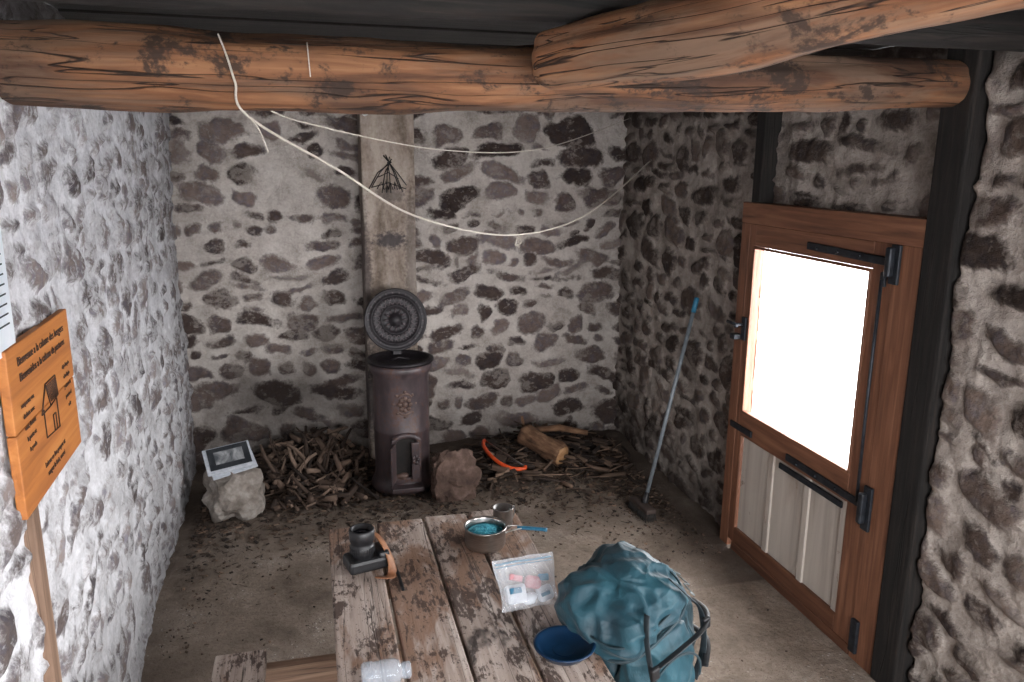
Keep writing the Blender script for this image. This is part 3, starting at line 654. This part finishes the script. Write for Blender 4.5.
# ------------------------------------------------------------------ wooden sign, post, notice on left wall
SY=2.335
Z_=group('wooden_sign',(-.70,SY,1.51))
m_sign=wood('sign_orange',(.30,.095,.02),(.48,.17,.037),(.58,.24,.065),grain=22,blotch=3,bl_col=(.36,.12,.03),bump=.15,rough=.6)
m_burn=simple('burnt_letters',[(.3,(.03,.012,.006)),(.7,(.06,.025,.012))],bump=0)
SR=math.atan2(.25,7.4)
SGN=TR(lwx(SY)+.034,SY,1.52)@Matrix.Rotation(SR,4,'Z')
mb=MB(); 
mb.box((.022,.58,.208),(0,0,.108),M=SGN,bev=.003,jit=.002); mb.box((.022,.585,.214),(0,-.002,-.105),M=SGN,bev=.003,jit=.003)
mb.obj('board',[m_sign],Z_)
def txt(body,y,z,size):
    cu=bpy.data.curves.new('sign_text','FONT'); cu.body=body; cu.size=size; cu.align_x='CENTER'; cu.extrude=.0008; cu.materials.append(m_burn)
    o=bpy.data.objects.new('lettering',cu); col.objects.link(o)
    R3=Matrix(((0,0,1),(1,0,0),(0,1,0))).to_4x4()
    M=SGN@Matrix.Translation((.0125,y,z))@R3
    o.parent=Z_; o.matrix_parent_inverse=Matrix.Translation(Z_.location).inverted(); o.matrix_basis=M
txt("Bienvenue a la cabane des bergers",0,.160,.032); txt("Bienvenidos a la cabana de pastores",0,.120,.030)
for k,t_ in enumerate(("Laissez ce lieu propre et","rangez le bois, merci")): txt(t_,-.0,-.15-.028*k,.021)
for k in range(5): txt(("remportez vos\ndechets avec\nvous; fermez\nla porte et\nle poele").split("\n")[k],-.18,.055-.03*k,.018); txt(("deje limpio\nel refugio\ny cierre la\npuerta al\nsalir").split("\n")[k],.20,.055-.03*k,.018)
mb=MB(); HX=.0125
for a_,b_ in (((-.06,-.08),(-.06,.0)),((.07,-.09),(.07,.01)),((-.06,-.08),(.07,-.09)),((-.08,-.01),(-.02,.06)),((-.02,.06),(.08,.06)),((.08,.06),(.09,.0)),((-.02,.06),(.01,-.01)),((.01,-.01),(.09,.0)),((.02,-.085),(.02,-.04)),((.045,-.087),(.045,-.04)),((.02,-.04),(.045,-.04)),((-.08,-.01),(.01,-.01))):
    mb.tube([(HX,a_[0],a_[1]),(HX,b_[0],b_[1])],.0018,5,0,SGN)
for k in range(10): mb.tube([(HX,-.01+.009*k,.055),(HX,.018+.008*k,.0)],.0012,4,0,SGN)
mb.obj('hut_drawing',[m_burn],Z_)
mb=MB(); mb.box((.03,.055,1.30),(lwx(2.14)+.022,2.14,.65),bev=.005,jit=.003); mb.obj('sign_post',[m_leg])
mb=MB(); NM=TR(lwx(2.02)+.035,2.05,1.87)@Matrix.Rotation(SR,4,'Z')
m_paper2=simple('printed_paper',[(.3,(.62,.68,.75)),(.7,(.78,.82,.86))],scale=8,rough=.5,bump=0)
mb.box((.003,.21,.30),(0,0,0),M=NM,bev=0,mat=0)
for k in range(9): mb.box((.001,.15,.004),(.0025,0,.11-.024*k),M=NM,bev=0,mat=1)
mb.obj('paper_notice',[m_paper2,m_web])

# ------------------------------------------------------------------ stones and picture
m_rock=simple('pale_rock',[(.3,(.12,.10,.08)),(.5,(.27,.235,.205)),(.68,(.46,.42,.38))],scale=9,rough=.9,bump=.9,detail=6,dist=.02)
m_rockb=simple('brown_rock',[(.3,(.055,.032,.025)),(.5,(.115,.072,.055)),(.7,(.21,.14,.115))],scale=12,rough=.9,bump=.9,detail=6,dist=.02)
mb=MB(); mb.blob((.165,.15,.155),TR(-.52,4.90,.145,.1,0,.35),sub=4,amp=.28,freq=1.5,boxy=.55,seed=3,smooth=False); mb.obj('boulder',[m_rock])
mb=MB(); mb.blob((.150,.07,.170),TR(.865,4.84,.145,-.25,.15,.1),sub=4,amp=.34,freq=1.6,boxy=.6,seed=8,smooth=False); mb.obj('flat_stone',[m_rockb])
FG=group('picture_frame',(-.52,4.92,.36)); FM=TR(-.545,4.90,.375,math.radians(32),math.radians(-6),.22)
m_dark=simple('dark_frame',[(.3,(.02,.024,.03)),(.7,(.05,.055,.06))],rough=.4,bump=0)
m_photo=simple('grey_print',[(.35,(.10,.11,.12)),(.5,(.25,.26,.27)),(.65,(.45,.46,.47))],scale=10,rough=.25,bump=0,ndist=1)
mb=MB(); mb.box((.28,.20,.012),(0,0,0),M=FM,bev=.003,mat=2); mb.box((.245,.165,.006),(.005,.008,.009),M=FM,bev=.002,mat=0); mb.box((.17,.095,.003),(.005,.008,.0135),M=FM,bev=0,mat=1)
mb.box((.27,.20,.01),(.012,-.012,-.02),rot=(0,0,.08),M=FM,bev=.002,mat=2)
mb.obj('frame_and_print',[m_dark,m_photo,m_paper],FG)

# ------------------------------------------------------------------ kindling, debris
def tone_mat(name,stops,rough=.85):
    m,nt,b=new_mat(name); t=nattr(nt,'tone').outputs['Fac']; n=nnoise(nt,nmap(nt,nattr(nt,'lp').outputs['Vector'],(1,1,.2)),60,3,.6)
    f=nmath(nt,'ADD',nmath(nt,'MULTIPLY',t,.75),nmath(nt,'MULTIPLY',n,.25))
    L(nt,nramp(nt,f,stops),b.inputs['Base Color']); b.inputs['Roughness'].default_value=rough; nbump(nt,b,n,.4,.004); return m
m_kind=tone_mat('kindling_wood',[(.12,(.018,.011,.008)),(.4,(.05,.031,.022)),(.65,(.10,.064,.046)),(.88,(.28,.195,.145))])
m_deb=tone_mat('bark_debris',[(.12,(.014,.009,.007)),(.5,(.055,.035,.025)),(.75,(.12,.077,.053)),(.92,(.33,.22,.155))])
def stick(mb,p,d,Ls,r,bend=.05):
    d=d.normalized(); q=Vector((random.uniform(-1,1),random.uniform(-1,1),random.uniform(-.5,.5)))*bend*Ls
    pts=[p,p+d*Ls*.35+q*.7,p+d*Ls*.7+q,p+d*Ls]
    mb.tube(pts,[r,r*.95,r*.85,r*.6],6,0,smooth=True)
mb=MB()
for i in range(620):
    x_=random.uniform(-.42,.30); y_=random.uniform(4.86,5.6); hmax=.32*math.exp(-((x_+.03)/.38)**2)*(.20+.8*max(0,y_-4.94)/.6)
    z_=random.uniform(.01,.015+max(hmax,.03))
    a=random.uniform(0,math.pi); up=random.uniform(-.15,1.2) if random.random()<.4 else random.uniform(-.12,.2)
    d=Vector((math.cos(a),math.sin(a)*.8,up)); 
    Ls=random.uniform(.06,.25); p=Vector((x_,y_,z_))-d.normalized()*Ls*.4; p.z=max(p.z,.02)
    e=p+d.normalized()*Ls
    if e.x>.34 or e.y>5.75 or p.x<-.72 or e.x<-.72: continue
    if min(p.x,e.x)<-.33 and min(p.y,e.y)<5.05: continue
    stick(mb,p,d,Ls,random.choice((.003,.005,.007,.010,.015,.022)),.09)
for i in range(20):
    x_=random.uniform(-.3,.22); y_=random.uniform(5.15,5.45); Ls=random.uniform(.18,.34)
    d=Vector((random.uniform(-.8,.8),random.uniform(.2,.7),1.0)).normalized(); p=Vector((x_,y_,.03+random.uniform(0,.06)))
    e=p+d*Ls
    if e.x>.33 or e.y>5.74: continue
    stick(mb,p,d,Ls,random.choice((.005,.008,.011,.016)),.08)
mb.obj('kindling_pile',[m_kind])
mb=MB()
for i in range(480):
    x_=random.gauss(1.55,.45); y_=random.gauss(5.36,.26)
    if x_<1.03 or x_>2.25 or y_>5.75: continue
    a=random.uniform(0,math.pi*2); d=Vector((math.cos(a),math.sin(a),random.uniform(-.05,.18)))
    Ls=random.uniform(.05,.28); z_=random.uniform(.02,.06+.10*math.exp(-((x_-1.7)/.5)**2-((y_-5.45)/.3)**2))
    e=Vector((x_,y_,z_))+d.normalized()*Ls
    if e.x>2.28 or e.y>5.78 or e.x<1.02: continue
    stick(mb,Vector((x_,y_,z_)),d,Ls,random.choice((.003,.005,.007,.010,.016)))
for i in range(26):
    x_=random.uniform(1.15,2.1); y_=random.uniform(5.0,5.6)
    mb.box((random.uniform(.08,.22),random.uniform(.04,.09),.02),(x_,y_,random.uniform(.05,.11)),rot=(random.uniform(-.3,.3),random.uniform(-.3,.3),random.uniform(0,3)),bev=.004,jit=.01)
mb.obj('brushwood_pile',[m_deb])
mb=MB()
for i in range(7000):
    u_=random.random()
    if u_<.80: x_=random.uniform(-.75,2.25); y_=5.6-abs(random.gauss(0,.66))
    elif u_<.91: x_=2.25-abs(random.gauss(0,.24)); y_=random.uniform(3.7,5.6)
    elif u_<.955: x_=-.74+abs(random.gauss(0,.16)); y_=random.uniform(3.4,5.6)
    else: x_=random.uniform(-.7,2.2); y_=random.uniform(2.4,4.8)
    if not(-.76<x_<2.22 and y_<5.7): continue
    nearf=min(1,max(0,(y_-3.8)/1.0))
    a=random.uniform(0,math.pi); Ls=random.uniform(.01,.07)*(.35+.65*nearf); r=random.uniform(.0012,.0042)*(.5+.5*nearf)
    d=Vector((math.cos(a),math.sin(a),0))
    zb=.05*math.exp(-(((x_+.1)/.55)**2+((y_-5.6)/.4)**2))+.075*math.exp(-(((x_-1.7)/.75)**2+((y_-5.6)/.5)**2))+.005
    if random.random()<.6: mb.tube([Vector((x_,y_,zb)),Vector((x_,y_,zb))+d*Ls],[r,r*.7],5,0)
    else: mb.box((Ls*.6,Ls*.35,.005),(x_,y_,zb+.003),rot=(random.uniform(-.3,.3),random.uniform(-.3,.3),a),bev=0)
mb.obj('wood_chips',[m_deb])
m_bark=simple('log_bark',[(.3,(.07,.035,.02)),(.5,(.19,.10,.055)),(.7,(.32,.185,.105))],scale=30,rough=.9,bump=.8,stretch=(1,1,.3))
m_cut=wood('cut_face',(.30,.15,.06),(.48,.27,.13),(.58,.37,.20),grain=20,bump=.2)
lg=group('firewood_log',(1.60,5.28,.12))
mb=MB(); a0=Vector((1.50,5.44,.18)); a1=Vector((1.70,5.12,.11)); mb.tube([a0.lerp(a1,t) for t in np.linspace(0,1,14)],[.078]*14,20,0,nz=.3,nf=8)
mb.obj('bark',[m_bark],lg)
mb=MB(); dr=(a1-a0).normalized(); mb.tube([a1,a1+dr*.006],[.07,.062],20,0,nz=.3); mb.obj('cut_end',[m_cut],lg)
mb=MB(); mb.tube([(1.62,5.55,.17),(1.80,5.5,.19),(2.0,5.42,.16)],[.024,.026,.02],10,0,nz=.2); mb.tube([(1.55,5.6,.12),(1.5,5.5,.3)],[.012,.01],8,0); mb.obj('branch_piece',[m_bark])
SG=group('bow_saw',(1.30,5.10,.08)); m_or=simple('orange_steel',[(.3,(.72,.07,.015)),(.7,(.85,.12,.025))],rough=.4,bump=0)
mb=MB(); mb.tube(spline([(1.20,5.46,.15),(1.17,5.36,.16),(1.17,5.22,.15),(1.22,5.08,.12),(1.30,5.01,.095),(1.38,5.0,.09),(1.40,5.03,.09)],8),.014,12,0); mb.obj('saw_frame',[m_or],SG)
mb=MB(); mb.tube([(1.20,5.46,.15),(1.40,5.02,.09)],.010,6,0,sc2=(.12,1)); mb.obj('saw_blade',[m_steel],SG)

# ------------------------------------------------------------------ strings
m_rope=simple('cotton_string',[(.3,(.45,.40,.34)),(.7,(.62,.57,.50))],scale=200,rough=.9,bump=.3)
rp=spline([(-.205,2.315,2.50),(-.185,2.305,2.44),(-.17,2.31,2.38),(-.145,2.38,2.295),(.10,2.72,2.152),(.423,3.097,1.965),(.98,3.726,1.835),(1.61,4.438,1.895),(2.35,5.26,2.20)],14)
mb=MB(); mb.tube(rp,[.0022+.0020*min(1,i/60) for i in range(len(rp))],8); 
mb.tube(spline([(.98,3.726,1.835),(1.0,3.72,1.80),(.97,3.72,1.785),(.985,3.726,1.83)],6),.004,6); mb.tube([(.985,3.726,1.83),(.99,3.726,1.77)],.003,6)
mb.tube(spline([(-.145,2.38,2.295),(-.12,2.39,2.26),(-.10,2.40,2.20)],5),.0022,6)
mb.obj('hanging_string',[m_rope])
mb=MB(); mb.tube(spline([(-.14,2.55,2.36),(.0,2.75,2.30),(.6,3.45,2.225),(1.3,4.3,2.26),(2.33,5.62,2.50)],12),.0026,6); mb.tube([(.02,2.325,2.49),(.025,2.315,2.40)],.0018,6)
mb.obj('thin_cord',[m_rope])

# ------------------------------------------------------------------ outside ground
mb=MB(); mb.add([(-30,-30,-.14),(30,-30,-.14),(30,30,-.14),(-30,30,-.14)],[(0,1,2,3)],0,False)
mb.obj('ground',[simple('snowy_ground',[(.4,(.5,.5,.5)),(.6,(.75,.76,.78))],scale=.5,bump=0)])

# ------------------------------------------------------------------ light: overcast sky through the openings
w=bpy.data.worlds.new('overcast'); sc.world=w; w.use_nodes=True
bg=w.node_tree.nodes['Background']; bg.inputs[0].default_value=(.98,.98,1.0,1); bg.inputs[1].default_value=21
def portal(name,loc,rot,sx,sy):
    l=bpy.data.lights.new(name,'AREA'); l.shape='RECTANGLE'; l.size=sx; l.size_y=sy; l.cycles.is_portal=True
    o=bpy.data.objects.new(name,l); o.location=loc; o.rotation_euler=rot; col.objects.link(o)
portal('door_portal',(2.44,3.288,1.29),(0,math.radians(90),0),.95,.95)
portal('side_portal',(2.44,.75,1.45),(0,math.radians(90),0),1.3,1.3)
portal('front_portal',(.9,-1.6,1.55),(math.radians(90),0,0),2.4,1.5)

# ------------------------------------------------------------------ camera
cam=bpy.data.cameras.new('cam'); cam.sensor_width=36; cam.lens=790*36/1024; co=bpy.data.objects.new('camera',cam); col.objects.link(co)
th=math.atan(.2575); ph=math.atan(.2268); rho=math.radians(.5)
F=Vector((math.sin(th)*math.cos(ph),math.cos(th)*math.cos(ph),-math.sin(ph)))
R=Vector((math.cos(th),-math.sin(th),0)); U=R.cross(F)
R2=R*math.cos(rho)+U*math.sin(rho); U2=-R*math.sin(rho)+U*math.cos(rho)
M=Matrix((R2,U2,-F)).transposed().to_4x4(); M.translation=Vector((0,0,2.18)); co.matrix_world=M
cam.clip_start=.05
sc.camera=co
sc.view_settings.view_transform='Standard'
